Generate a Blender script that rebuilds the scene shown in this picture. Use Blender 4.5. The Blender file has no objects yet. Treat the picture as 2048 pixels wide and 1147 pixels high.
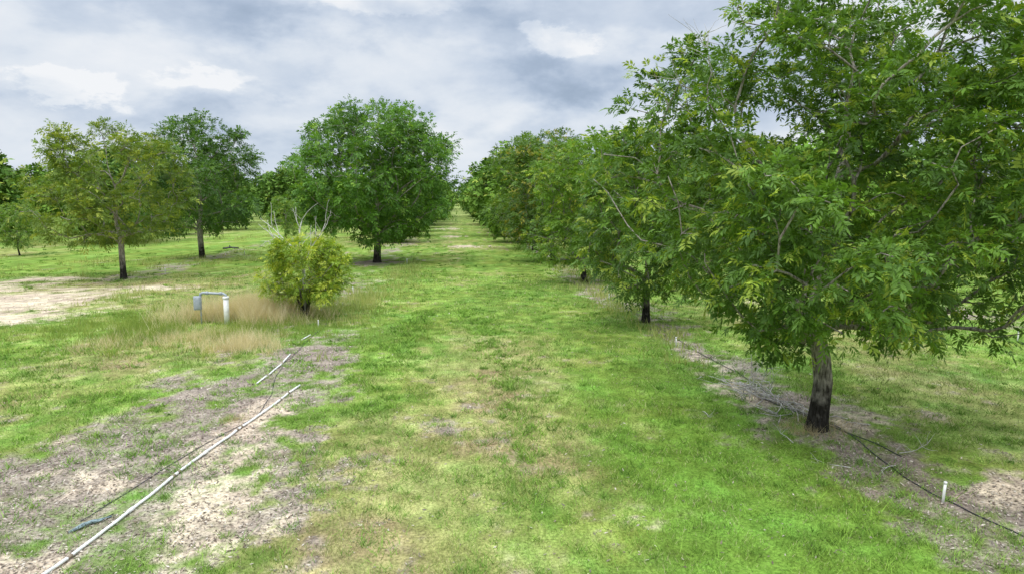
import bpy, math, numpy as np, time
from mathutils import Vector
T0=time.time()
scene=bpy.context.scene
R_=math.radians

# ---------------------------------------------------------------- noise
def _h(xi,yi,seed):
    n=(xi.astype(np.int64)*374761393+yi.astype(np.int64)*668265263+seed*144269504)&0xFFFFFFFF
    n=((n^(n>>13))*1274126177)&0xFFFFFFFF
    n=n^(n>>16)
    return (n&0xFFFFFF)/float(0xFFFFFF)
def vnoise(x,y,seed=0):
    xi=np.floor(x);yi=np.floor(y);fx=x-xi;fy=y-yi
    fx=fx*fx*(3-2*fx);fy=fy*fy*(3-2*fy)
    a=_h(xi,yi,seed);b=_h(xi+1,yi,seed);c=_h(xi,yi+1,seed);d=_h(xi+1,yi+1,seed)
    return (a*(1-fx)+b*fx)*(1-fy)+(c*(1-fx)+d*fx)*fy
def fbm(x,y,seed=0,o=4):
    s=0;a=.5;t=0
    for i in range(o):
        s=s+a*vnoise(x*2**i+17.3*i,y*2**i-9.1*i,seed+i);t+=a;a*=.55
    return s/t
def sst(a,b,x):
    t=np.clip((x-a)/(b-a),0,1);return t*t*(3-2*t)
def band(x,c,w): return np.exp(-((x-c)/w)**2)
def mix(a,b,t): return a*(1-t[:,None])+b*t[:,None]

# ---------------------------------------------------------------- mesh helper
def make_obj(name,verts,faces_list,mats,colors=None,smooth=False,parent=None):
    me=bpy.data.meshes.new(name)
    verts=np.asarray(verts,dtype=np.float32)
    me.vertices.add(len(verts)); me.vertices.foreach_set('co',verts.ravel())
    nl=sum(f.size for f,_,_ in faces_list); nf=sum(len(f) for f,_,_ in faces_list)
    me.loops.add(nl); me.polygons.add(nf)
    me.loops.foreach_set('vertex_index',np.concatenate([f.ravel() for f,_,_ in faces_list]).astype(np.int32))
    st=[];o=0;mi=[];sm=[]
    for f,m,s in faces_list:
        k=f.shape[1]; st.append(o+np.arange(len(f))*k); o+=f.size
        mi.append(np.full(len(f),m)); sm.append(np.full(len(f),s,dtype=bool))
    me.polygons.foreach_set('loop_start',np.concatenate(st).astype(np.int32))
    for m in mats: me.materials.append(m)
    me.polygons.foreach_set('material_index',np.concatenate(mi).astype(np.int32))
    me.polygons.foreach_set('use_smooth',np.concatenate(sm))
    me.update(calc_edges=True)
    if colors is not None:
        ca=me.color_attributes.new('col','FLOAT_COLOR','POINT')
        c4=np.ones((len(verts),4),dtype=np.float32);c4[:,:3]=colors
        ca.data.foreach_set('color',c4.ravel())
    ob=bpy.data.objects.new(name,me); scene.collection.objects.link(ob)
    if parent: ob.parent=parent
    return ob

# ---------------------------------------------------------------- materials
def newmat(name):
    m=bpy.data.materials.new(name);m.use_nodes=True
    nt=m.node_tree;nt.nodes.clear()
    out=nt.nodes.new('ShaderNodeOutputMaterial')
    return m,nt,out
def simple_mat(name,col,rough=.6,noise=.25,scale=12,bump=.1,metal=0):
    m,nt,out=newmat(name)
    p=nt.nodes.new('ShaderNodeBsdfPrincipled')
    tc=nt.nodes.new('ShaderNodeTexCoord')
    n=nt.nodes.new('ShaderNodeTexNoise');n.inputs['Scale'].default_value=scale;n.inputs['Detail'].default_value=4
    nt.links.new(tc.outputs['Object'],n.inputs['Vector'])
    r=nt.nodes.new('ShaderNodeValToRGB')
    a=[c*(1-noise) for c in col];b=[min(1,c*(1+noise)) for c in col]
    r.color_ramp.elements[0].color=(*a,1);r.color_ramp.elements[1].color=(*b,1)
    r.color_ramp.elements[0].position=.35;r.color_ramp.elements[1].position=.65
    nt.links.new(n.outputs['Fac'],r.inputs['Fac'])
    nt.links.new(r.outputs['Color'],p.inputs['Base Color'])
    p.inputs['Roughness'].default_value=rough;p.inputs['Metallic'].default_value=metal
    b=nt.nodes.new('ShaderNodeBump');b.inputs['Strength'].default_value=bump
    nt.links.new(n.outputs['Fac'],b.inputs['Height']);nt.links.new(b.outputs['Normal'],p.inputs['Normal'])
    nt.links.new(p.outputs['BSDF'],out.inputs['Surface'])
    return m
def foliage_mat(name,transl=.35,rough=.45,spec=.35):
    m,nt,out=newmat(name)
    at=nt.nodes.new('ShaderNodeAttribute');at.attribute_name='col'
    if spec>0:
        p=nt.nodes.new('ShaderNodeBsdfPrincipled')
        p.inputs['Roughness'].default_value=rough
        p.inputs['Specular IOR Level'].default_value=spec
        nt.links.new(at.outputs['Color'],p.inputs['Base Color'])
    else:
        p=nt.nodes.new('ShaderNodeBsdfDiffuse');nt.links.new(at.outputs['Color'],p.inputs['Color'])
    if transl<=0:
        nt.links.new(p.outputs[0],out.inputs['Surface']);return m
    t=nt.nodes.new('ShaderNodeBsdfTranslucent')
    mu=nt.nodes.new('ShaderNodeMix');mu.data_type='RGBA';mu.blend_type='MULTIPLY'
    mu.inputs['Factor'].default_value=1
    nt.links.new(at.outputs['Color'],mu.inputs[6]);mu.inputs[7].default_value=(1.6,1.5,.7,1)
    nt.links.new(mu.outputs[2],t.inputs['Color'])
    mx=nt.nodes.new('ShaderNodeMixShader');mx.inputs[0].default_value=transl
    nt.links.new(p.outputs[0],mx.inputs[1]);nt.links.new(t.outputs['BSDF'],mx.inputs[2])
    nt.links.new(mx.outputs[0],out.inputs['Surface'])
    return m
def bark_mat():
    m,nt,out=newmat('bark')
    p=nt.nodes.new('ShaderNodeBsdfDiffuse')
    tc=nt.nodes.new('ShaderNodeTexCoord')
    mp=nt.nodes.new('ShaderNodeMapping');mp.inputs['Scale'].default_value=(22,22,5)
    nt.links.new(tc.outputs['Object'],mp.inputs['Vector'])
    n=nt.nodes.new('ShaderNodeTexNoise');n.inputs['Scale'].default_value=1;n.inputs['Detail'].default_value=5;n.inputs['Roughness'].default_value=.7
    nt.links.new(mp.outputs[0],n.inputs['Vector'])
    r=nt.nodes.new('ShaderNodeValToRGB')
    e=r.color_ramp.elements;e[0].position=.36;e[0].color=(.10,.085,.068,1);e[1].position=.62;e[1].color=(.46,.415,.355,1)
    nt.links.new(n.outputs['Fac'],r.inputs['Fac'])
    sp=nt.nodes.new('ShaderNodeSeparateXYZ');nt.links.new(tc.outputs['Object'],sp.inputs[0])
    n2=nt.nodes.new('ShaderNodeTexNoise');n2.inputs['Scale'].default_value=4;n2.inputs['Detail'].default_value=3
    nt.links.new(tc.outputs['Object'],n2.inputs['Vector'])
    ad=nt.nodes.new('ShaderNodeMath');ad.operation='MULTIPLY_ADD';ad.inputs[1].default_value=-1.9
    nt.links.new(n2.outputs['Fac'],ad.inputs[0]);nt.links.new(sp.outputs['Z'],ad.inputs[2])
    mr=nt.nodes.new('ShaderNodeMapRange');mr.inputs['From Min'].default_value=-.4;mr.inputs['From Max'].default_value=.35
    mr.inputs['To Min'].default_value=.12;mr.inputs['To Max'].default_value=1
    nt.links.new(ad.outputs[0],mr.inputs['Value'])
    mu=nt.nodes.new('ShaderNodeMix');mu.data_type='RGBA';mu.blend_type='MULTIPLY';mu.inputs['Factor'].default_value=1
    nt.links.new(r.outputs['Color'],mu.inputs[6]);nt.links.new(mr.outputs[0],mu.inputs[7])
    nt.links.new(mu.outputs[2],p.inputs['Color'])
    b=nt.nodes.new('ShaderNodeBump');b.inputs['Strength'].default_value=.8;b.inputs['Distance'].default_value=.03
    nt.links.new(n.outputs['Fac'],b.inputs['Height']);nt.links.new(b.outputs['Normal'],p.inputs['Normal'])
    nt.links.new(p.outputs['BSDF'],out.inputs['Surface'])
    return m
BARK=bark_mat(); LEAF=foliage_mat('pecan_leaf',.32,.5,.3); LEAF_FAR=foliage_mat('pecan_leaf_matte',0,.5,0); GRASS=foliage_mat('grass_blade',0,.6,0); STRAW=foliage_mat('straw',.25,.6,0)
DEAD=simple_mat('dead_wood',(.50,.47,.43),.85,.25,30)
TWIG=simple_mat('dry_twigs',(.36,.33,.29),.9,.35,20)
PVC=simple_mat('white_pvc',(.76,.75,.71),.5,.14,9,.05)
HOSE=simple_mat('black_poly_hose',(.03,.03,.035),.5,.3,9,.05)
GREY=simple_mat('grey_painted_metal',(.33,.36,.39),.5,.12,14,.05)

# ---------------------------------------------------------------- tubes
def ring_dirs(d,k):
    d=d/np.maximum(np.linalg.norm(d,axis=-1,keepdims=True),1e-9)
    ref=np.where(np.abs(d[:,1:2])>.93,np.array([[1.,0,0]]),np.array([[0,1.,0]]))
    u=np.cross(ref,d);u/=np.linalg.norm(u,axis=1,keepdims=True)
    v=np.cross(d,u)
    a=np.arange(k)*2*np.pi/k
    return u[:,None,:]*np.cos(a)[None,:,None]+v[:,None,:]*np.sin(a)[None,:,None]
def tube_arrays(pts,rad,k=8):
    pts=np.asarray(pts,float);rad=np.asarray(rad,float)
    if rad.ndim==0: rad=np.full(len(pts),float(rad))
    d=np.gradient(pts,axis=0)
    V=(pts[:,None,:]+ring_dirs(d,k)*rad[:,None,None]).reshape(-1,3)
    n=len(pts);i=np.arange(n-1)[:,None]*k;j=np.arange(k)[None,:];j2=(j+1)%k
    F=np.stack([i+j,i+j2,i+k+j2,i+k+j],-1).reshape(-1,4)
    V=np.vstack([V,pts[0],pts[-1]])
    c0=len(V)-2
    jj=np.arange(k)
    C=np.vstack([np.stack([np.full(k,c0),(jj+1)%k,jj],-1),np.stack([np.full(k,c0+1),(n-1)*k+jj,(n-1)*k+(jj+1)%k],-1)])
    return V,F,C
class Acc:
    def __init__(s): s.v=[];s.q=[];s.t=[];s.n=0
    def add(s,V,Q=None,T=None):
        s.v.append(V)
        if Q is not None and len(Q): s.q.append(Q+s.n)
        if T is not None and len(T): s.t.append(T+s.n)
        s.n+=len(V)
    def tube(s,p,r,k=8): s.add(*tube_arrays(p,r,k))
    def box(s,c,sz,bev=.02):
        c=np.array(c);h=np.array(sz)/2
        x,y,z=h;b=bev
        prof=[(-x+b,-y),(x-b,-y),(x,-y+b),(x,y-b),(x-b,y),(-x+b,y),(-x,y-b),(-x,-y+b)]
        L=[]
        for zz,sc in((-z,.94),(-z+b,1),(z-b,1),(z,.94)):
            L+= [(px*sc,py*sc,zz) for px,py in prof]
        V=np.array(L)+c;Q=[]
        for l in range(3):
            for j in range(8): Q.append((l*8+j,l*8+(j+1)%8,(l+1)*8+(j+1)%8,(l+1)*8+j))
        V=np.vstack([V,c+[0,0,-z],c+[0,0,z]]);T=[]
        for j in range(8): T+=[(32,(j+1)%8,j),(33,24+j,24+(j+1)%8)]
        s.add(V,np.array(Q),np.array(T))
    def obj(s,name,mat,parent=None,smooth=True):
        fl=[]
        if s.q: fl.append((np.vstack(s.q),0,smooth))
        if s.t: fl.append((np.vstack(s.t),0,False))
        return make_obj(name,np.vstack(s.v),fl,[mat],parent=parent)

# ---------------------------------------------------------------- leaves
def leaflets(rng,P,D,L,npair,colr,wid=.30):
    M=len(P)
    D=D/np.linalg.norm(D,axis=1,keepdims=True)
    up=np.array([0,0,1.])
    side=np.cross(D,up+rng.normal(0,.45,(M,3)));side/=np.maximum(np.linalg.norm(side,axis=1,keepdims=True),1e-6)
    Vs=[];Cs=[]
    slots=[(k,s) for k in range(npair) for s in(-1,1)]+[(npair,0)]
    for k,s in slots:
        t=.25+.75*k/npair
        pos=P+D*(L*t)[:,None]; pos[:,2]-=.30*L*t*t
        dd=D.copy();dd[:,2]-=.6*t
        dd/=np.linalg.norm(dd,axis=1,keepdims=True)
        if s==0: ld=dd
        else: ld=dd*.6+side*s*.85
        ld=ld+rng.normal(0,.2,(M,3));ld[:,2]-=.10
        ld/=np.linalg.norm(ld,axis=1,keepdims=True)
        nrm=np.cross(side,dd)+rng.normal(0,.3,(M,3))
        w=np.cross(nrm,ld);w/=np.maximum(np.linalg.norm(w,axis=1,keepdims=True),1e-6)
        ll=L*(.42 if npair>2 else .6)*(0.8+.4*rng.random(M))*(.75+.5*math.sin(math.pi*min(t,.95)*.8))
        hw=(ll*wid*.5)[:,None]
        mid=pos+ld*(ll*.45)[:,None]
        tip=pos+ld*ll[:,None];tip[:,2]-=.12*ll
        V=np.stack([pos,mid+w*hw,tip,mid-w*hw],1)
        Vs.append(V.reshape(-1,3))
        c=colr*(.82+.36*rng.random(M))[:,None]
        Cs.append(np.repeat(c,4,axis=0))
    V=np.vstack(Vs);C=np.vstack(Cs)
    F=np.arange(len(V)).reshape(-1,4)
    return V,F,C

# ---------------------------------------------------------------- tree
def crown_r(t,tm,p):
    q=np.where(t<tm,(tm-t)/tm,(t-tm)/(1-tm))
    return np.maximum(0,1-np.abs(q)**p)**.55
def build_tree(name,seed,H,R,zb,rb,fork,ntar,nleaf,leafL,npair,c_dark,c_light,c_new=None,new=.12,
               tm=.42,p=2.2,off=(0,0),gap=.35,clump=.30,trunk_pts=None,wid=.30,tip=.006,lump=.28,k_small=4,yellow_cl=.0,gf=1.0,leafmat=None):
    rng=np.random.default_rng(seed)
    ox,oy=off
    T=[];ph=rng.random(6)*6.28
    while len(T)<ntar:
        m=ntar*3
        t=rng.random(m);a=rng.random(m)*2*np.pi
        rr=R*crown_r(t,tm,p)
        lum=1+lump*(np.sin(2*a+ph[0]+3*t)*.35+np.sin(3*a+ph[1]-5*t)*.35+np.sin(5*a+ph[2]+7*t)*.3+np.sin(9*t+ph[3]+a)*.3)
        rr=rr*lum
        f=rng.random(m)**.42
        keep=rng.random(m)<np.clip(rr/R,0.02,1.2)**2
        x=ox+rr*f*np.cos(a);y=oy+rr*f*np.sin(a);z=zb+(H-zb)*t
        z=z+(f**4)*-.35*(t<.5)
        g=(vnoise((x*1.1+z*.7)*gf+seed,(y*1.1-z*.9)*gf,seed)+vnoise(z*1.2*gf+seed,(x*.9+y)*gf,seed+5))/2
        keep&=(g>gap)&(z>zb*.75)
        T+=list(np.stack([x,y,z],1)[keep])
    T=np.array(T[:ntar])
    nodes=[];par=[]
    if trunk_pts is None:
        b=rng.normal(0,.06,2)
        trunk_pts=[(0,0,-.1),(b[0]*.5,b[1]*.5,fork*.3),(b[0],b[1],fork*.6),(b[0]*.6,b[1]*.8,fork)]
    tp=np.array(trunk_pts,float)
    tt=np.linspace(0,len(tp)-1,len(tp)*3)
    tpf=np.stack([np.interp(tt,np.arange(len(tp)),tp[:,i]) for i in range(3)],1)
    for i,q in enumerate(tpf): nodes.append(q);par.append(i-1)
    top=tpf[-1];nt0=len(nodes)
    last=nt0-1
    Hl=zb+(H-zb)*.72
    steps=7
    for i in range(1,steps+1):
        u=i/steps
        q=np.array([top[0]+(ox-top[0])*u+rng.normal(0,.09),top[1]+(oy-top[1])*u+rng.normal(0,.09),top[2]+(Hl-top[2])*u])
        nodes.append(q);par.append(last);last=len(nodes)-1
    plen=[0]*len(nodes)
    for i in range(1,len(nodes)): plen[i]=plen[par[i]]+np.linalg.norm(np.array(nodes[i])-nodes[par[i]])
    order=np.argsort(np.linalg.norm(T-top,axis=1)*(.8+.4*rng.random(len(T))))
    cap=len(nodes)+len(T)*4+10
    NP=np.zeros((cap,3));NP[:len(nodes)]=nodes;PL=np.zeros(cap);PL[:len(nodes)]=plen
    PAR=np.full(cap,-1);PAR[:len(par)]=par;n=len(nodes)
    valid0=max(0,nt0-3)
    tips=[]
    for ti in order:
        t=T[ti]
        dv=t-NP[:n];dist=np.linalg.norm(dv,axis=1)
        cost=dist+.32*PL[:n]+np.where(dv[:,2]<0,-dv[:,2]*.7,0)
        cost[:valid0]=1e9
        j=int(np.argmin(cost));a=NP[j];L=dist[j]
        ns=2 if L<1.2 else 4
        prev=j
        if PAR[j]>=0: pd=a-NP[PAR[j]];pd/=max(np.linalg.norm(pd),1e-6)
        else: pd=np.array([0,0,1.])
        c=a+pd*L*.28+(t-a)*.22+np.array([0,0,.10*L])
        for s in range(1,ns+1):
            u=s/ns
            q=(1-u)**2*a+2*u*(1-u)*c+u*u*t
            if s<ns: q=q+rng.normal(0,.025*L,3)
            if n>=cap-1: break
            NP[n]=q;PAR[n]=prev;PL[n]=PL[prev]+np.linalg.norm(q-NP[prev]);prev=n;n+=1
        tips.append((prev,ti))
    NP=NP[:n];PAR=PAR[:n]
    cnt=np.zeros(n)
    for tn,_ in tips: cnt[tn]+=1
    for i in range(n-1,0,-1): cnt[PAR[i]]+=cnt[i]
    tot=cnt[0] if cnt[0]>0 else 1
    rad=tip+(rb-tip)*(np.maximum(cnt,.3)/tot)**.56
    for i in range(nt0):
        z=NP[i,2];rad[i]=rb*(1-.10*z/fork+.35*math.exp(-max(z,0)/.16))
    ch=np.arange(1,n);pa=PAR[1:]
    din=NP[ch]-NP[pa];dirn=np.zeros((n,3));dirn[ch]=din;dirn[0]=(0,0,1)
    main=np.full(n,-1)
    for i in range(1,n):
        pj=PAR[i]
        if main[pj]<0 or cnt[i]>cnt[main[pj]]: main[pj]=i
    ismain=main[pa]==ch
    Vall=[];Fall=[];off_=0
    thick=rad[pa]>.045
    for sel,k in((thick,10),(~thick,k_small)):
        e=np.where(sel)[0]
        if len(e)==0: continue
        c=ch[e];q=pa[e];im=ismain[e]
        d0=np.where(im[:,None],dirn[q],dirn[c]);r0=np.where(im,rad[q],np.minimum(rad[c]*1.15,rad[q]))
        A=NP[q][:,None,:]+ring_dirs(d0,k)*r0[:,None,None]
        B=NP[c][:,None,:]+ring_dirs(dirn[c],k)*rad[c][:,None,None]
        V=np.concatenate([A,B],1).reshape(-1,3)
        i=(np.arange(len(e))*2*k)[:,None];j=np.arange(k)[None,:];j2=(j+1)%k
        F=np.stack([i+j,i+j2,i+k+j2,i+k+j],-1).reshape(-1,4)+off_
        Vall.append(V);Fall.append(F);off_+=len(V)
    nbv=off_
    tn=np.array([g[0] for g in tips])
    extra=np.array([PAR[x] for x in tn]);thin=rad[extra]<.03
    src=np.concatenate([tn,tn,tn,extra[thin]])
    pick=rng.integers(0,len(src),nleaf);s=src[pick]
    cc=NP[s]
    offs=rng.normal(0,1,(nleaf,3));offs/=np.linalg.norm(offs,axis=1,keepdims=True)
    rr=clump*(rng.random(nleaf)**.5)*(.55+.9*_h(s.astype(float),s*0.,seed))
    P=cc+offs*rr[:,None]*np.array([1,1,.75])
    center=np.array([ox,oy,zb+(H-zb)*.35])
    outw=P-center;outw/=np.linalg.norm(outw,axis=1,keepdims=True)
    D=offs*1.0+outw*.5+np.array([0,0,.35])+rng.normal(0,.35,(nleaf,3))
    cn=_h(s.astype(float),s*0.+3,seed+9)
    ln=rng.random(nleaf)
    w=np.clip(cn*.65+ln*.35,0,1)
    c_dark=np.array(c_dark);c_light=np.array(c_light);c_new=np.array(c_new if c_new is not None else c_light)
    C=mix(np.tile(c_dark,(nleaf,1)),np.tile(c_light,(nleaf,1)),w)
    isnew=((cn>1-yellow_cl)&(ln>.4))|((ln<new)&(rr>clump*.45))
    C[isnew]=c_new*(.8+.4*rng.random(isnew.sum()))[:,None]
    Ls=leafL*(.7+.6*rng.random(nleaf))
    lv,lf,lc=leaflets(rng,P,D,Ls,npair,C,wid)
    Vt=np.vstack(Vall+[lv]);Fb=np.vstack(Fall)
    col=np.vstack([np.full((nbv,3),.2),lc])
    return make_obj(name,Vt,[(Fb,0,True),(lf+nbv,1,False)],[BARK,leafmat or LEAF],col)
def place(ob,x,y,rot=0,sc=(1,1,1)):
    ob.location=(x,y,0);ob.rotation_euler=(0,0,rot);ob.scale=sc;return ob
def dup(src,name,x,y,rot,sc,parent=None):
    o=bpy.data.objects.new(name,src.data);scene.collection.objects.link(o)
    if parent: o.parent=parent
    return place(o,x,y,rot,sc)
rng=np.random.default_rng(5)
def limb(a,p,d,L,r,depth):
    pts=[np.array(p,float)];d=np.array(d,float);d/=np.linalg.norm(d)
    n=5
    for i in range(n):
        d=d+rng.normal(0,.13,3);d/=np.linalg.norm(d);pts.append(pts[-1]+d*L/n)
    a.tube(pts,np.linspace(r,r*.35,n+1),5)
    if depth>0:
        for i in range(2,n+1):
            for _ in range(1 if i<4 else 2):
                limb(a,pts[i],d+rng.normal(0,.6,3)+[0,0,.1],L*.5,r*.45,depth-1)

hero=build_tree('pecan_tree',11,8.95,3.85,1.75,.185,2.0,640,14200,.235,5,(.052,.112,.018),(.155,.285,.033),(.29,.38,.048),.14,
    tm=.46,p=2.5,off=(.50,.1),gap=.44,clump=.34,lump=.34,k_small=5,yellow_cl=.05,wid=.33,gf=.85,
    trunk_pts=[(0,0,-.1),(.05,0,.5),(.09,0,1.0),(.02,.02,1.55),(-.14,.05,2.05)])
place(hero,7.02,12.5)
a=Acc()
for p_,d_,L_ in(((-2.0,-.1,6.0),(-.45,0,1),1.5),((-2.2,.1,6.2),(-.15,.1,1),1.4),((-2.3,-.3,5.8),(-.9,0,1),1.2),((-.7,0,7.5),(-.15,0,1),1.5),((-.9,.2,7.3),(-.4,.1,1),1.3),((2.6,.3,6.2),(.6,0,1),1.2),((3.0,-.5,5.6),(1,-.1,.7),1.0)):
    limb(a,p_,d_,L_,.012,1)
a.obj('dead_twigs',TWIG,parent=hero)
t2=build_tree('pecan_tree',21,7.3,2.7,1.0,.15,1.4,280,4800,.31,4,(.042,.092,.017),(.140,.255,.031),(.27,.34,.043),.15,tm=.42,off=(.15,0),gap=.38,clump=.38,lump=.34,yellow_cl=.06,wid=.34)
place(t2,7.0,24.7)
t3=build_tree('pecan_tree',31,8.0,2.85,.8,.16,1.3,280,4900,.33,4,(.072,.145,.022),(.21,.36,.040),(.31,.39,.05),.16,tm=.42,gap=.34,clump=.41,lump=.34,yellow_cl=.06,wid=.34)
place(t3,7.0,37.2)
big=build_tree('pecan_tree',41,11.4,5.35,1.6,.27,2.4,480,11500,.42,3,(.045,.110,.018),(.14,.29,.034),(.22,.36,.045),.14,tm=.48,p=2.8,gap=.35,clump=.60,lump=.22,wid=.42)
place(big,-5.9,50.6)
ta=build_tree('pecan_tree',51,9.2,3.9,2.0,.17,2.5,250,4600,.34,4,(.080,.135,.020),(.20,.29,.035),(.29,.34,.045),.15,tm=.42,off=(-.5,0),gap=.42,clump=.42,lump=.36,yellow_cl=.12,wid=.34)
place(ta,-19.3,41)
tb=build_tree('pecan_tree',61,11.0,4.8,2.0,.23,2.6,320,6400,.42,3,(.036,.088,.017),(.105,.21,.028),(.16,.28,.037),.08,tm=.42,gap=.38,clump=.54,lump=.36,wid=.40)
place(tb,-20,55.3)
t4=build_tree('pecan_tree',71,9.7,3.3,1.2,.18,1.7,270,4700,.42,3,(.046,.10,.019),(.145,.25,.031),(.30,.28,.038),.13,tm=.44,gap=.37,clump=.48,lump=.36,wid=.40,yellow_cl=.14)
place(t4,7.0,49.7)
t5=build_tree('pecan_tree',81,10.6,4.2,1.3,.2,1.9,280,5000,.42,3,(.055,.118,.019),(.165,.285,.034),(.26,.33,.042),.10,tm=.44,gap=.37,clump=.52,lump=.36,wid=.40,yellow_cl=.06)
place(t5,7.0,62.0)
shr=build_tree('pecan_shrub',91,3.2,1.5,.95,.09,.9,140,2400,.25,4,(.13,.21,.022),(.29,.41,.042),(.42,.48,.06),.26,tm=.45,p=2.1,gap=.32,clump=.27,lump=.34,yellow_cl=.14,wid=.36)
place(shr,-5.9,26.6)
shr2=build_tree('young_pecan_tree',95,4.4,1.6,1.0,.06,1.1,90,1400,.30,3,(.09,.17,.03),(.19,.31,.045),(.3,.36,.06),.15,tm=.4,gap=.3,clump=.34,wid=.38)
place(shr2,-36.2,59.6)
dup(shr2,'young_pecan_tree',-18.5,76,1.2,(1.1,1.1,1.15))
dup(shr2,'young_pecan_tree',-15.2,84,2.2,(.8,.8,.8))
a=Acc()
for dx,dz,L in((-.55,1,2.3),(.36,1,2.2),(-.12,1,2.1),(-.9,.9,1.8)):
    limb(a,(0,0,2.0),(dx,.1*dx,dz),L*.85,.030,1)
a.tube([(0,0,.3),(.03,0,1.2),(0,0,2.1)],[.09,.07,.055],8)
a.obj('dead_limbs',DEAD,parent=shr)
a=Acc()
for q in range(6):
    an=q*1.05+.3
    a.tube([(.08*math.cos(an),.08*math.sin(an),-.05),(.16*math.cos(an),.16*math.sin(an),.5),(.42*math.cos(an),.42*math.sin(an),1.3)],[.05,.04,.025],7)
a.obj('stems',BARK,parent=shr)

# far trees
farv=[]
for i,(H,R) in enumerate(((9.3,4.1),(10.2,4.0),(8.6,3.8),(9.7,4.3))):
    k=(.95,1.1,1.15,.85)[i]
    farv.append(build_tree('far_src%d'%i,200+i,H,R,1.2,.2,1.7,140,1600,.80,2,(.068*k,.140*k,.030),(.185*k,.305*k,.052),(.29,.35,.065),.10,tm=.43,gap=.34,clump=.78,lump=.34,wid=.58,k_small=3,leafmat=LEAF_FAR))
used=[False]*4
def near_far(x,y,s=1.0):
    i=int(rng.integers(0,4));src=farv[i]
    sc=s*(.9+.22*rng.random());rot=rng.random()*6.28
    if not used[i]:
        used[i]=True;src.name='pecan_tree';place(src,x,y,rot,(sc,sc,sc));return
    dup(src,'pecan_tree',x,y,rot,(sc,sc,sc))
for y in (74.4,86.8,99.2,111.6,124): near_far(7.2+rng.normal(0,.2),y,1.0)
for y in (75,88.5,101,113,125): near_far(-6.6+rng.normal(0,.2),y,.80)
for y in (37,50,62,75,87,99,112,124): near_far(20.3+rng.normal(0,.3),y,.9)
for y in (44,57,70,82,95,107,120): near_far(33.5+rng.normal(0,.3),y,.95)
for x,y in ((-37,76.6),(-38,93),(-52,79),(-49,95),(-64,88),(-50,110),(-60,72),(-78,80),(-36,108),(-66,105),(-82,98)): near_far(x,y,.92)
dist=bpy.data.objects.new('distant_trees',None);scene.collection.objects.link(dist)
c=0
for k in range(-22,23):
    rx=7.0+13.2*k
    if k==-1: rx=-6.6
    for y in np.arange(132,420,13.0):
        if abs(rx)>y*.95+10: continue
        if abs(k)>1 and y>185 and rng.random()<.62: continue
        i=int(rng.integers(0,4));s=.9+.25*rng.random()
        if rng.random()<.12: continue
        dup(farv[i],'crown_%d'%c,rx+rng.normal(0,.4),y+rng.normal(0,.6),rng.random()*6.28,(s,s,s),dist);c+=1
for k in range(90):
    y=430+rng.random()*450;x=(rng.random()*2-1)*y*.95
    if abs(x-.5)<6.5: continue
    i=int(rng.integers(0,4));s=1.0+.4*rng.random()
    dup(farv[i],'crown_%d'%c,x,y,rng.random()*6.28,(s*2.0,s*1.4,s),dist);c+=1
for k in range(110):
    y=1000+rng.random()*300;x=-1150+k*21+rng.normal(0,4)
    i=int(rng.integers(0,4));s=1.1+.5*rng.random()
    dup(farv[i],'crown_%d'%c,x,y,rng.random()*6.28,(s*4,s*2,s*1.1),dist);c+=1
print('trees',time.time()-T0,c)

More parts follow.
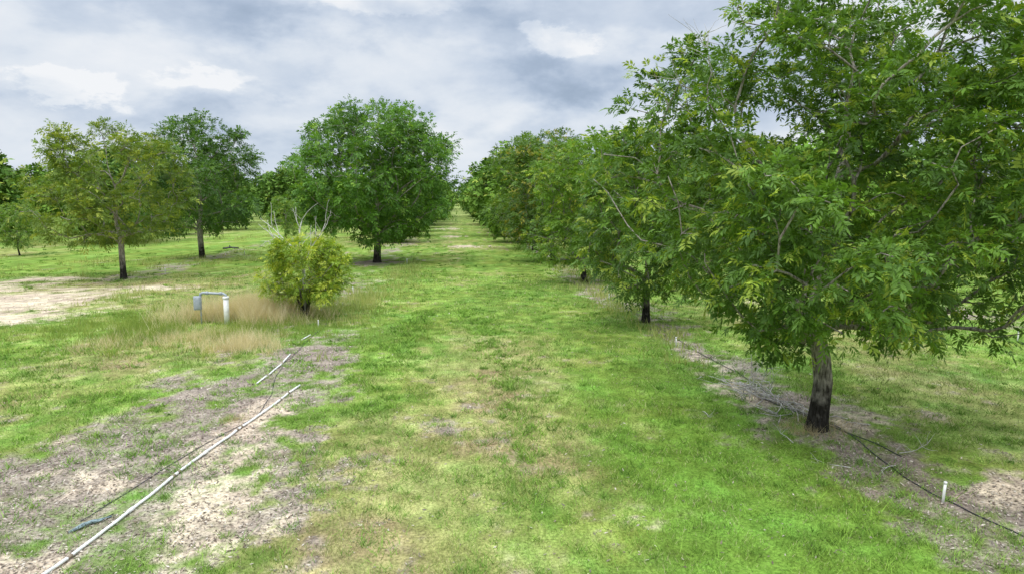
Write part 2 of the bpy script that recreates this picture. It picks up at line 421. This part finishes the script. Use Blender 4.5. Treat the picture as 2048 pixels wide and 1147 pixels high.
# ---------------------------------------------------------------- ground fields
def fields(x,y):
    wob=(fbm(x*.5,y*.3,3)-.5)
    n1=fbm(x*.45,y*.30,11);n2=fbm(x*1.6,y*1.3,21);n3=fbm(x*6,y*6,31,3);n4=fbm(x*3.1,y*2.6,51,3)
    n0=fbm(x*.12,y*.07,41)
    xx=x+wob*2.2
    G=np.array([.115,.195,.037]);G2=np.array([.220,.310,.062]);Y=np.array([.31,.30,.115]);O=np.array([.29,.235,.115])
    LIT=np.array([.265,.222,.175]);SAND=np.array([.49,.405,.29])
    n=len(x)
    gw=sst(.36,.64,n1*.35+n2*.35+n4*.3)
    col=mix(np.tile(G,(n,1)),np.tile(G2,(n,1)),gw)
    lush=sst(1.6,3.2,xx)*sst(7.2,6.0,xx)*sst(22,12,y)
    col=mix(col,np.array([.140,.250,.036])*(.8+.4*n4)[:,None],lush*.7)
    yel=band(xx,1.0,1.8)*sst(8,12,y)*sst(27,19,y)*.82
    yel=np.maximum(yel,band(xx,-1.4,1.8)*sst(17,11,y)*.88)
    yel=np.maximum(yel,band(xx,-9,2.8)*band(y,20.5,3.0)*.95)
    yel=np.maximum(yel,band(xx,12,2.5)*.5*sst(40,20,y))
    yel=np.maximum(yel,band(x,-17,9)*band(y,36,8)*.8)
    yel=np.maximum(yel,band(xx,-.5,1.2)*sst(30,60,y)*.4)
    yel=np.maximum(yel,band(xx,-12,4)*band(y,15,4)*.6)
    yel=np.maximum(yel,sst(.5,.7,n0)*.4*sst(35,60,y))
    ym=np.clip(yel*1.15+(n2-.5)*1.2+(n1-.5)*.8+(n4-.5)*.7-.05,0,1)*sst(0,.25,yel)
    ym=np.maximum(ym,sst(.56,.74,n1*.6+n4*.4)*.6*(1-lush*.6))
    col=mix(col,mix(np.tile(Y,(n,1)),np.tile(O,(n,1)),sst(.4,.65,fbm(x*.7,y*.7,77))),np.clip(ym,0,1))
    li=band(xx,-4.9,2.2)*sst(31,20,y)*1.0
    li=np.maximum(li,band(xx,-5.8,3.9)*sst(17.5,12,y)*1.05)
    li=np.maximum(li,band(xx,-5.9,1.5)*.55)
    li=np.maximum(li,band(xx,-5.9,2.8)*band(y,50,5)*1.0)
    li=np.maximum(li,band(xx,-5.4,1.6)*band(y,34,6)*.9)
    li=np.maximum(li,band(xx,7.2,1.25)*.95)
    li=np.maximum(li,band(xx,7.0,1.7)*band(y,14.5,3.0)*1.1)
    li=np.maximum(li,band(xx,8.0,1.3)*sst(12,9,y)*1.0)
    li=np.maximum(li,band(xx,-19.6,1.8)*.6*sst(35,40,y));li=np.maximum(li,band(xx,20.3,1.4)*.7)
    lm=sst(.36,.90,li*.84+(n1-.5)*1.0+(n2-.5)*1.2+(n3-.5)*.6+(n4-.5)*.7)
    col=mix(col,LIT*(.70+.60*n3)[:,None],lm)
    def el(cx,cy,rx,ry): return np.exp(-(((x-cx)/rx)**2+((y-cy)/ry)**2))
    sa=np.zeros(n)
    for cx,cy,rx,ry,s in ((-20,32,4.2,5,1.25),(-16,36.5,3.2,1.2,.95),(-16.8,28.5,3.2,2.2,.75),(-23.5,41,3,1.5,1.05),(-26,36,7,4.5,1.0),(-19.5,27,4.5,2.6,1.05),
        (-3.7,10.2,.9,1.4,.9),(-4.2,14.0,.8,2.2,.9),(-3.4,8.6,.9,.8,.7),(-5.8,8.3,1.1,.7,1.05),(-4.0,12.0,.9,1.3,.8),(-6.0,11,1.4,1.1,.65),(-7.5,13,1.4,.6,.6),(-2.6,9.2,.5,1.2,.5),(7.9,12.9,.9,.8,.8),(6.5,15.5,.9,1.6,.7),(7.0,18,.6,2,.55),(1.8,15.3,.8,.4,.5),(2.3,9.0,.6,.4,.3),
        (1.0,67,2.2,2.0,.95),(-.6,86,2.2,3,.85),(-1.5,110,3,5,.8),(9.5,8.5,1.2,.8,.8),(13,24,1.6,.8,.65),(14,30,2,1,.65),(8.6,9.5,.9,.9,.75)):
        sa=np.maximum(sa,el(cx,cy,rx,ry)*s)
    sm=sst(.38,.88,sa+(n2-.5)*1.1+(n3-.5)*.8)*sst(0,.12,sa)
    col=mix(col,SAND*(.82+.36*n3)[:,None],sm)
    sp=sst(.60,.76,n2*.6+n3*.4)*.55*np.clip(ym+.2,0,1)
    col=mix(col,np.tile(SAND*.70,(n,1)),sp)
    far=sst(60,250,y)
    col=mix(col,np.array([.26,.32,.105])*(.8+.4*n0)[:,None],far*.7)
    cover=np.clip(1-lm*.80-sm*.97-ym*.3-sp*.5,0,1)
    return col,cover,lm,sm
def gz(x,y): return (fbm(x*.25,y*.25,91,2)-.5)*.10*sst(4,9,np.abs(y)+0*x)
def axis(lo,f0,f1,hi,step,g):
    a=list(np.arange(f0,f1+1e-6,step))
    s=step;v=f1
    while v<hi: s*=g;v+=s;a.append(v)
    s=step;v=f0;b=[]
    while v>lo: s*=g;v-=s;b.append(v)
    return np.array(b[::-1]+a)
xs=axis(-3500,-13,13,3500,.08,1.033);ys=axis(-400,5.5,28,4500,.08,1.03)
X,Yg=np.meshgrid(xs,ys);xf=X.ravel();yf=Yg.ravel()
col,cov,lm,sm=fields(xf,yf)
nx=len(xs);ny=len(ys)
i=np.arange(ny-1)[:,None]*nx;j=np.arange(nx-1)[None,:]
F=np.stack([i+j,i+j+1,i+nx+j+1,i+nx+j],-1).reshape(-1,4)
m,nt,out=newmat('orchard_ground')
p=nt.nodes.new('ShaderNodeBsdfDiffuse')
at=nt.nodes.new('ShaderNodeAttribute');at.attribute_name='col'
tc=nt.nodes.new('ShaderNodeTexCoord')
def noise(scale,det=5,ro=.65,vec=None):
    n=nt.nodes.new('ShaderNodeTexNoise');n.inputs['Scale'].default_value=scale;n.inputs['Detail'].default_value=det;n.inputs['Roughness'].default_value=ro
    nt.links.new(vec or tc.outputs['Object'],n.inputs['Vector']);return n
na=noise(22,4);nb=noise(1.4,6,.75);nc=noise(.35,4,.7)
def mr(src,a,b,c,d):
    n=nt.nodes.new('ShaderNodeMapRange');n.inputs['From Min'].default_value=a;n.inputs['From Max'].default_value=b;n.inputs['To Min'].default_value=c;n.inputs['To Max'].default_value=d
    nt.links.new(src,n.inputs['Value']);return n.outputs[0]
def mulc(c1,v):
    n=nt.nodes.new('ShaderNodeMix');n.data_type='RGBA';n.blend_type='MULTIPLY';n.inputs['Factor'].default_value=1
    nt.links.new(c1,n.inputs[6]);nt.links.new(v,n.inputs[7]);return n.outputs[2]
c1=mulc(at.outputs['Color'],mr(na.outputs['Fac'],.3,.7,.50,1.5))
c1=mulc(c1,mr(nb.outputs['Fac'],.3,.7,.62,1.38))
hs=nt.nodes.new('ShaderNodeHueSaturation')
nt.links.new(mr(nc.outputs['Fac'],.35,.65,.478,.512),hs.inputs['Hue']);nt.links.new(mr(nc.outputs['Fac'],.3,.7,.82,1.18),hs.inputs['Value'])
nt.links.new(c1,hs.inputs['Color'])
nt.links.new(hs.outputs[0],p.inputs['Color'])
nt.links.new(p.outputs['BSDF'],out.inputs['Surface'])
make_obj('ground',np.stack([xf,yf,gz(xf,yf)],1),[(F,0,True)],[m],col)
print('ground',nx*ny,time.time()-T0)

# ---------------------------------------------------------------- grass
YAW=R_(4.57)
def sample(N,d0,d1,pw=.90,ext=2):
    d=d0*(d1/d0)**rng.random(N)
    l=(rng.random(N)*2-1)*(pw*d+ext)
    return l*math.cos(YAW)+d*math.sin(YAW),-l*math.sin(YAW)+d*math.cos(YAW),d
def blades(name,x,y,h,w,lean,col,mat=None):
    mat=mat or GRASS
    n=len(x);z=gz(x,y)-.005
    a=rng.random(n)*2*np.pi;b=rng.random(n)*2*np.pi
    ux,uy=np.cos(a)*w/2,np.sin(a)*w/2
    V=np.empty((n,3,3))
    V[:,0]=np.stack([x-ux,y-uy,z],1);V[:,1]=np.stack([x+ux,y+uy,z],1)
    V[:,2]=np.stack([x+np.cos(b)*lean*h,y+np.sin(b)*lean*h,z+h],1)
    return make_obj(name,V.reshape(-1,3),[(np.arange(n*3).reshape(-1,3),0,False)],[mat],np.repeat(col,3,axis=0))
x,y,d=sample(560000,6.3,42)
c_,cov,lm,sm=fields(x,y)
k=rng.random(len(x))<cov*(.25+1.3*sst(.3,.7,fbm(x*2.2,y*2.2,55)))+.025
x,y,d,c_,cov,lm=x[k],y[k],d[k],c_[k],cov[k],lm[k]
n=len(x)
gcol=mix(np.tile(np.array([.172,.300,.048]),(n,1)),c_*1.15,np.full(n,.64)*(1-lm*.7))
gcol=gcol*(.55+.95*rng.random(n))[:,None]
dry=rng.random(n)<.14
gcol[dry]=np.array([.46,.41,.23])*(.7+.6*rng.random(dry.sum()))[:,None]
hs_=(.020+.038*rng.random(n)+.045*sst(.48,.72,fbm(x*1.3,y*1.3,66)))*(1+.018*(d-8).clip(0))
w=.0058*(d/8)**.9*(.7+.6*rng.random(n))
blades('grass',x,y,hs_,w,.3+.9*rng.random(n),gcol)
print('grass',n,time.time()-T0)
tx,ty,td=sample(9500,6.5,70)
c_,cov,lm,sm=fields(tx,ty)
k=(fbm(tx*.6,ty*.6,71)*.9+rng.random(len(tx))*.5>.70)&(sm<.5)
tx,ty,td=tx[k],ty[k],td[k]
yy=9+rng.random(320)*19;e1=.9+1.6*(fbm(yy*.3,yy*0,5)-.5)+rng.normal(0,.38,320)
y2=14+rng.random(220)*14;e2=-1.7+1.4*(fbm(y2*.3,y2*0+4,6)-.5)+rng.normal(0,.4,220)
y3=17+rng.random(160)*5;e3=-12+rng.normal(0,2.2,160)
y4=15.5+rng.normal(0,.6,90);e4=-8.5+rng.normal(0,1.6,90)
tx=np.concatenate([tx,e1,e2,e3,e4]);ty=np.concatenate([ty,yy,y2,y3,y4]);td=np.concatenate([td,yy,y2,y3,y4])
m_=len(tx);nb_=26
rr=(.05+.16*rng.random(m_)**2)
x=np.repeat(tx,nb_)+rng.normal(0,1,m_*nb_)*np.repeat(rr,nb_);y=np.repeat(ty,nb_)+rng.normal(0,1,m_*nb_)*np.repeat(rr,nb_)
h=np.repeat(.05+.09*rng.random(m_),nb_)*(.5+.8*rng.random(m_*nb_));dd=np.repeat(td,nb_)
tone=np.repeat(rng.random(m_),nb_)
colr=mix(np.tile([.10,.20,.034],(len(x),1)),np.tile([.24,.39,.062],(len(x),1)),tone)*(.7+.6*rng.random(len(x)))[:,None]
blades('weed_tufts',x,y,h,.011*(dd/9)**.7,.5+1.1*rng.random(len(x)),colr)
def clumpgrass(name,P,nb_,rr,hh,c1,c2,w=.012,lean=.35,nosand=False):
    P=np.array(P)
    if nosand: P=P[fields(P[:,0],P[:,1])[3]<.15]
    m_=len(P)
    x=np.repeat(P[:,0],nb_)+rng.normal(0,rr,m_*nb_);y=np.repeat(P[:,1],nb_)+rng.normal(0,rr,m_*nb_)
    h=np.repeat(P[:,2],nb_)*hh*(.45+.75*rng.random(m_*nb_))
    t=np.clip(np.repeat(rng.random(m_),nb_)*.6+rng.random(m_*nb_)*.5,0,1)
    colr=mix(np.tile(c1,(len(x),1)),np.tile(c2,(len(x),1)),t)
    return blades(name,x,y,h,w,lean*rng.random(len(x))*1.6,colr,STRAW)
P=[]
for _ in range(720):
    px=rng.normal(-8.1,1.15);py=rng.normal(26.9,.95);hh=(.4+.7*rng.random())*(1 if rng.random()<.8 else .5)
    if abs(px+8.8)<.9 and py<25.95: continue
    P.append((px,py,hh))
for _ in range(70): P.append((rng.normal(-6.5,.5),rng.normal(21.3,.6),.30+.25*rng.random()))
for _ in range(110): P.append((rng.normal(-9.0,1.3),rng.normal(22.8,.9),.18+.2*rng.random()))
clumpgrass('dry_grass',P,26,.15,1.0,[.42,.36,.20],[.70,.62,.42],.013,.6)
P=[(rng.normal(-9,2.6),rng.normal(25.0,2.2),.22+.3*rng.random()) for _ in range(620)]
P=[q for q in P if not(abs(q[0]+8.8)<.8 and q[1]<25.9 and q[2]>.28)]
clumpgrass('green_weeds',P,22,.15,1.0,[.12,.21,.04],[.32,.37,.10],.016,.5)
P=[]
for _ in range(2600):
    yy=30+rng.random()**1.2*90;xx_=-11-rng.random()*70
    if fbm(np.array([xx_*.12]),np.array([yy*.12]),88)[0]<.5: continue
    P.append((xx_,yy,.25+.35*rng.random()))
for _ in range(80): P.append((rng.normal(-4.2,.6),rng.normal(31,2.5),.2+.25*rng.random()))
for _ in range(60): P.append((rng.normal(-3.2,.6),rng.normal(42,5),.3))
for _ in range(90): P.append((rng.normal(6.9,.6),17.5+rng.random()*30,.25+.2*rng.random()))
for _ in range(500): P.append((14+rng.random()*50,30+rng.random()*60,.25+.3*rng.random()))
clumpgrass('tall_grass',P,20,.30,1.0,[.17,.27,.055],[.44,.43,.18],.035,.5,True)
P=[(7.02+rng.normal(0,.32),12.5+rng.normal(0,.3),.22) for _ in range(26)]+[(rng.normal(-4.6,.12),rng.normal(14.0,.12),.14) for _ in range(8)]
clumpgrass('dry_grass',P,22,.07,1.0,[.33,.28,.16],[.5,.43,.27],.008,.6)
x,y,d=sample(260000,6.4,32)
_,cov,lm,sm=fields(x,y)
k=rng.random(len(x))<lm*.45+.012+sm*.08
x,y,d=x[k],y[k],d[k];n=len(x);z=gz(x,y)+.006+.012*rng.random(n)
a_=rng.random(n)*6.28;L=(.014+.024*rng.random(n))*(1+.03*(d-8).clip(0));W=L*.35
u=np.stack([np.cos(a_)*L,np.sin(a_)*L,rng.normal(0,.25,n)*L],1);v=np.stack([-np.sin(a_)*W,np.cos(a_)*W,rng.normal(0,.3,n)*W],1)
c0=np.stack([x,y,z],1)
V=np.stack([c0-u,c0+v,c0+u,c0-v],1).reshape(-1,3)
pal=np.array([[.14,.105,.08],[.25,.20,.15],[.34,.28,.215],[.50,.44,.36],[.21,.18,.145]])
colr=pal[rng.integers(0,5,n)]*(.75+.5*rng.random(n))[:,None]
make_obj('leaf_litter',V,[(np.arange(n*4).reshape(-1,4),0,False)],[GRASS],np.repeat(colr,4,axis=0))
print('litter',n,time.time()-T0)

# ---------------------------------------------------------------- objects
def g1(x,y): return float(gz(np.array([x]),np.array([y]))[0])
def path_pts(P,n,amp=.0,zoff=.02):
    P=np.array(P,float);s=np.concatenate([[0],np.cumsum(np.linalg.norm(np.diff(P,axis=0),axis=1))])
    t=np.linspace(0,s[-1],n);x=np.interp(t,s,P[:,0]);y=np.interp(t,s,P[:,1])
    x=x+amp*(fbm(t*.5,t*0+3,int(amp*1000)+5)-.5)*2
    return np.stack([x,y,gz(x,y)+zoff],1)
wp=bpy.data.objects.new('irrigation_pipe',None);scene.collection.objects.link(wp)
full=path_pts([(-5.35,6.3),(-5.04,8.2),(-4.62,11.2),(-4.2,14.2),(-3.88,16.6)],60,.09,.032)
a=Acc();a.tube(full,.022,10);a.obj('pipe',PVC,wp)
a=Acc()
for i in (8,20,33,47): a.tube([full[i],full[i]+(full[i+1]-full[i])*.7],.029,10)
a.obj('couplers',PVC,wp)
a=Acc()
for i in (13,27,28,40,41,52,55): 
    dv=full[i+1]-full[i];a.tube([full[i],full[i]+dv*.45],.0242,10)
a.obj('mud_stains',simple_mat('mud',(.25,.19,.13)),wp)
wp2=bpy.data.objects.new('irrigation_pipe',None);scene.collection.objects.link(wp2)
a=Acc()
for y0,y1,x0,x1 in((16.9,17.6,-4.97,-4.93),(17.75,18.9,-4.9,-4.88),(19.2,20.2,-4.9,-4.95),(22.2,23.0,-5.05,-4.95)):
    a.tube(path_pts([(x0,y0),(x1,y1)],12,.02,.03),.020,8)
a.obj('pipe',PVC,wp2)
def hose(P,n,amp,r=.010,name='drip_hose'):
    a=Acc();a.tube(path_pts(P,n,amp,.014),r,6);return a.obj(name,HOSE)
hose([(-5.3,9.6),(-5.08,10.4),(-4.93,11.4),(-4.5,13),(-4.2,14.3),(-4.35,16),(-4.85,19),(-4.85,22),(-4.9,27),(-5.2,34)],140,.12,.007)
hose([(7.6,6),(7.65,8.3),(7.3,9.6),(7.35,11.2),(7.5,12.6),(7.1,14.5),(7.3,17),(7.15,19.5),(7.1,25),(7.1,33)],160,.16)
hose([(7.8,11.0),(7.5,12.2),(7.2,13.6),(6.8,15.2)],40,.2)
def riser(x,y,h=.3):
    a=Acc();z=g1(x,y);lx=rng.normal(0,.02)
    a.tube([(x,y,z-.05),(x+lx*.5,y,z+h*.6),(x+lx,y,z+h-.03)],.020,10)
    a.tube([(x+lx,y,z+h-.03),(x+lx,y,z+h),(x+lx,y,z+h+.008)],[.026,.026,.018],10)
    a.obj('irrigation_riser',PVC)
for x_,y_,h_ in((7.25,9.25,.33),(6.8,20.5,.30),(18.1,20.4,.32),(-5.1,33.6,.35),(-18.0,43.5,.38),(-5.0,24.6,.25),(6.9,30.5,.3),(-3.6,49,.35),(-17.6,58,.35)): riser(x_,y_,h_)
tz=g1(-5.15,9.5)
a=Acc()
for q in range(7):
    o=rng.normal(0,.04,2)
    a.tube([(-5.32+o[0],9.28+o[1],tz+.02),(-5.22+o[0],9.42+o[1]*.3,tz+.03+.03*rng.random()),(-5.12+o[1],9.55,tz+.04),(-5.0+o[0],9.72+o[1],tz+.02)],[.005,.016+.01*rng.random(),.014,.004],6)
a.obj('plastic_scrap',simple_mat('teal_plastic',(.16,.22,.22),.5,.6,40))
# brush pile: scatter of grey prunings
a=Acc()
for q in range(85):
    t=rng.random();cx=6.6+.55*t+rng.normal(0,.26);cy=16.2-2.8*t+rng.normal(0,.35)
    pk=math.exp(-((cy-14.9)/.7)**2)
    an=rng.normal(2.3,1.1);L=.25+.65*rng.random();z=g1(cx,cy)+.02+(.03+.16*pk)*rng.random()
    dx,dy=math.cos(an)*L,math.sin(an)*L;r=.005+.009*rng.random()
    a.tube([(cx-dx/2,cy-dy/2,z*.6+.01),(cx+rng.normal(0,.06),cy+rng.normal(0,.06),z+.05*rng.random()),(cx+dx/2,cy+dy/2,z+rng.random()*.12)],[r,r*.8,r*.4],5)
for q in range(8): limb(a,(6.85+rng.normal(0,.25),14.9+rng.normal(0,.5),.04),(rng.normal(0,1),rng.normal(0,1),.5),.75,.012,1)
a.obj('brush_pile',simple_mat('grey_sticks',(.45,.42,.38),.9,.4,9))
a=Acc()
for cx,cy in((7.6,10.9),(7.8,11.1),(6.2,11.8),(7.4,10.6),(5.2,13.8),(6.6,10.6),(8.2,12.6)):
    limb(a,(cx,cy,g1(cx,cy)+.03),(rng.normal(0,1),rng.normal(0,1),.1),.5,.009,1)
a.obj('fallen_sticks',DEAD)
cs=bpy.data.objects.new('irrigation_control_stand',None);scene.collection.objects.link(cs);cs.location=(-8.54,25.7,g1(-8.54,25.7))
a=Acc();a.tube([(0,0,-.1),(0,0,.5),(0,0,.93)],.095,18);a.tube([(0,0,.93),(0,0,.94),(0,0,1.02),(0,0,1.03)],[.10,.112,.112,.09],18);a.obj('standpipe',PVC,cs)
a=Acc();a.tube([(.02,0,1.0),(.0,0,1.08),(-.08,0,1.13),(-.5,.02,1.15),(-.82,.03,1.17),(-.90,.03,1.14),(-.92,.03,1.05)],.045,12)
a.tube([(-.12,0,1.135),(-.22,.005,1.14)],.062,12);a.tube([(-.62,.02,1.155),(-.72,.02,1.16)],.062,12)
a.tube([(-.92,.03,1.07),(-.92,.03,-.1)],.026,10);a.obj('grey_pipework',GREY,cs)
a=Acc();a.box((-1.0,-.04,.80),(.26,.16,.50));a.box((-1.0,-.13,.80),(.21,.03,.43),.01);a.obj('control_box',GREY,cs)
a=Acc();a.tube([(-21.7,65.2,.1),(-21,65.4,.16),(-20.3,65.3,.12)],.07,10);a.tube([(-21.4,65.0,.08),(-20.9,65.0,.22),(-20.5,65.1,.08)],.05,8);a.tube([(-21.1,65.3,.1),(-21.1,65.3,.38)],.05,8);a.obj('irrigation_manifold',HOSE)

# ---------------------------------------------------------------- sky
SUN_EL=R_(58);SUN_AZ=R_(215)
w=bpy.data.worlds.new('World');scene.world=w;w.use_nodes=True;nt=w.node_tree;nt.nodes.clear()
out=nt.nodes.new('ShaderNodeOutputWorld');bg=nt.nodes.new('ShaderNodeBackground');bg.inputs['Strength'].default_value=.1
nt.links.new(bg.outputs[0],out.inputs[0])
sky=nt.nodes.new('ShaderNodeTexSky');sky.sky_type='NISHITA';sky.sun_disc=False;sky.sun_elevation=SUN_EL;sky.sun_rotation=SUN_AZ
tc=nt.nodes.new('ShaderNodeTexCoord');sp=nt.nodes.new('ShaderNodeSeparateXYZ');nt.links.new(tc.outputs['Generated'],sp.inputs[0])
def M(op,a,b=None,c=None,clamp=False):
    n=nt.nodes.new('ShaderNodeMath');n.operation=op;n.use_clamp=clamp
    for i,v in enumerate((a,b,c)):
        if v is None: continue
        if isinstance(v,(int,float)): n.inputs[i].default_value=v
        else: nt.links.new(v,n.inputs[i])
    return n.outputs[0]
x_,y_,z_=sp.outputs
hor=M('SQRT',M('MAXIMUM',M('ADD',M('MULTIPLY',x_,x_),M('MULTIPLY',y_,y_)),1e-5))
s=M('DIVIDE',x_,hor);el=M('DIVIDE',z_,M('MAXIMUM',hor,.05))
zz=M('ADD',M('MAXIMUM',z_,0),.13)
cv=nt.nodes.new('ShaderNodeCombineXYZ');nt.links.new(M('DIVIDE',x_,zz),cv.inputs[0]);nt.links.new(M('DIVIDE',y_,zz),cv.inputs[1])
def N(vec,scale,det,ro,dist=0,off=0):
    mp=nt.nodes.new('ShaderNodeMapping');mp.inputs['Location'].default_value=(off,off*.7,off*.3);nt.links.new(vec,mp.inputs[0])
    n=nt.nodes.new('ShaderNodeTexNoise');n.inputs['Scale'].default_value=scale;n.inputs['Detail'].default_value=det;n.inputs['Roughness'].default_value=ro;n.inputs['Distortion'].default_value=dist
    nt.links.new(mp.outputs[0],n.inputs['Vector']);return n
def MR(v,a,b,c,d,smooth=True):
    n=nt.nodes.new('ShaderNodeMapRange');n.interpolation_type='SMOOTHSTEP' if smooth else 'LINEAR'
    for q,vv in zip(('From Min','From Max','To Min','To Max'),(a,b,c,d)): n.inputs[q].default_value=vv
    nt.links.new(v,n.inputs['Value']);return n.outputs[0]
deck=N(cv.outputs[0],.75,3,.5,.3,3.1).outputs['Fac']
sv=nt.nodes.new('ShaderNodeCombineXYZ');nt.links.new(s,sv.inputs[0]);nt.links.new(M('MULTIPLY',el,1.9),sv.inputs[1]);nt.links.new(y_,sv.inputs[2])
puff=N(sv.outputs[0],5.5,6,.52,.15,1.7).outputs['Fac']
wn=N(sv.outputs[0],10,6,.62,0,8.2)
ws=nt.nodes.new('ShaderNodeSeparateColor');nt.links.new(wn.outputs['Color'],ws.inputs[0])
wx,wy,wz=ws.outputs[0],ws.outputs[1],ws.outputs[2]
sw=M('ADD',s,M('MULTIPLY',M('SUBTRACT',wx,.5),.18));ew=M('ADD',el,M('MULTIPLY',M('SUBTRACT',wy,.5),.12))
def blob(px,py,rx,ry):
    cs_=math.sin(math.atan((px-1024)/1365)+R_(4.57));ce=(400-py)/1365
    a=M('DIVIDE',M('SUBTRACT',sw,cs_),rx/1365);b=M('DIVIDE',M('SUBTRACT',ew,ce),ry/1365)
    return M('EXPONENT',M('MULTIPLY',M('ADD',M('MULTIPLY',a,a),M('MULTIPLY',b,b)),-1))
edge=MR(puff,.44,.56,-.5,.5)
edge2=MR(wz,.42,.60,-.5,.5)
val=M('ADD',M('MULTIPLY',M('SUBTRACT',deck,.5),.7),M('ADD',.625,M('ADD',M('MULTIPLY',M('SUBTRACT',puff,.5),1.1),M('ADD',M('MULTIPLY',edge,.12),M('MULTIPLY',edge2,.05)))))
for px,py,rx,ry,k in((60,20,190,60,-.36),(600,55,200,55,-.30),(1160,165,240,55,-.36),(330,255,260,45,-.14),(560,225,150,30,-.12),(1000,55,90,45,-.22),(1400,60,160,50,-.10),
                     (300,60,170,60,.06),(420,190,150,35,.12),(800,115,170,50,.08)):
    val=M('ADD',val,M('MULTIPLY',blob(px,py,rx,ry),k))
white=None
for px,py,rx,ry,k in((790,12,150,52,1),(1100,92,75,38,1),(165,212,75,34,.95),(1960,40,120,55,.85),(440,185,100,24,.65)):
    bb=M('MULTIPLY',blob(px,py,rx,ry),k);white=bb if white is None else M('MAXIMUM',white,bb)
val=M('ADD',val,M('MULTIPLY',MR(white,.30,.58,0,1),M('ADD',.20,M('MULTIPLY',M('SUBTRACT',puff,.4),.6))))
ramp=nt.nodes.new('ShaderNodeValToRGB');e=ramp.color_ramp.elements
e[0].position=.05;e[0].color=(.31,.395,.52,1);e[1].position=1.0;e[1].color=(.93,.945,.97,1)
for pp,cc in((.28,(.43,.52,.66,1)),(.50,(.60,.68,.80,1)),(.72,(.76,.815,.89,1))):
    q=e.new(pp);q.color=cc
nt.links.new(val,ramp.inputs[0])
def mixc(f,a,b,bt='MIX'):
    n=nt.nodes.new('ShaderNodeMix');n.data_type='RGBA';n.blend_type=bt
    for i,v in((0,f),(6,a),(7,b)):
        if isinstance(v,(int,float)): n.inputs[i].default_value=v
        elif isinstance(v,tuple): n.inputs[i].default_value=v
        else: nt.links.new(v,n.inputs[i])
    return n.outputs[2]
hz=MR(el,.0,.10,.75,0)
cl=mixc(hz,ramp.outputs[0],(.66,.75,.87,1))
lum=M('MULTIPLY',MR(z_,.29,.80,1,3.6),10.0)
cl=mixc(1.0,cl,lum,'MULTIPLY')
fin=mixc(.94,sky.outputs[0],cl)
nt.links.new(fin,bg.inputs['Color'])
sun=bpy.data.lights.new('sun','SUN');sun.energy=1.5;sun.angle=R_(15);sun.color=(1,.95,.86)
so=bpy.data.objects.new('sun',sun);scene.collection.objects.link(so)
v=Vector((math.sin(SUN_AZ)*math.cos(SUN_EL),math.cos(SUN_AZ)*math.cos(SUN_EL),math.sin(SUN_EL)))
so.rotation_euler=v.to_track_quat('Z','Y').to_euler()

cam=bpy.data.cameras.new('camera');co=bpy.data.objects.new('camera',cam);scene.collection.objects.link(co)
cam.sensor_width=36;cam.lens=24;cam.clip_end=9000;cam.clip_start=.1
co.location=(0,0,4.5);co.rotation_euler=(R_(90-7.2),0,-YAW)
scene.camera=co
scene.view_settings.view_transform='Standard';scene.view_settings.look='None';scene.view_settings.exposure=0
print('done',time.time()-T0)
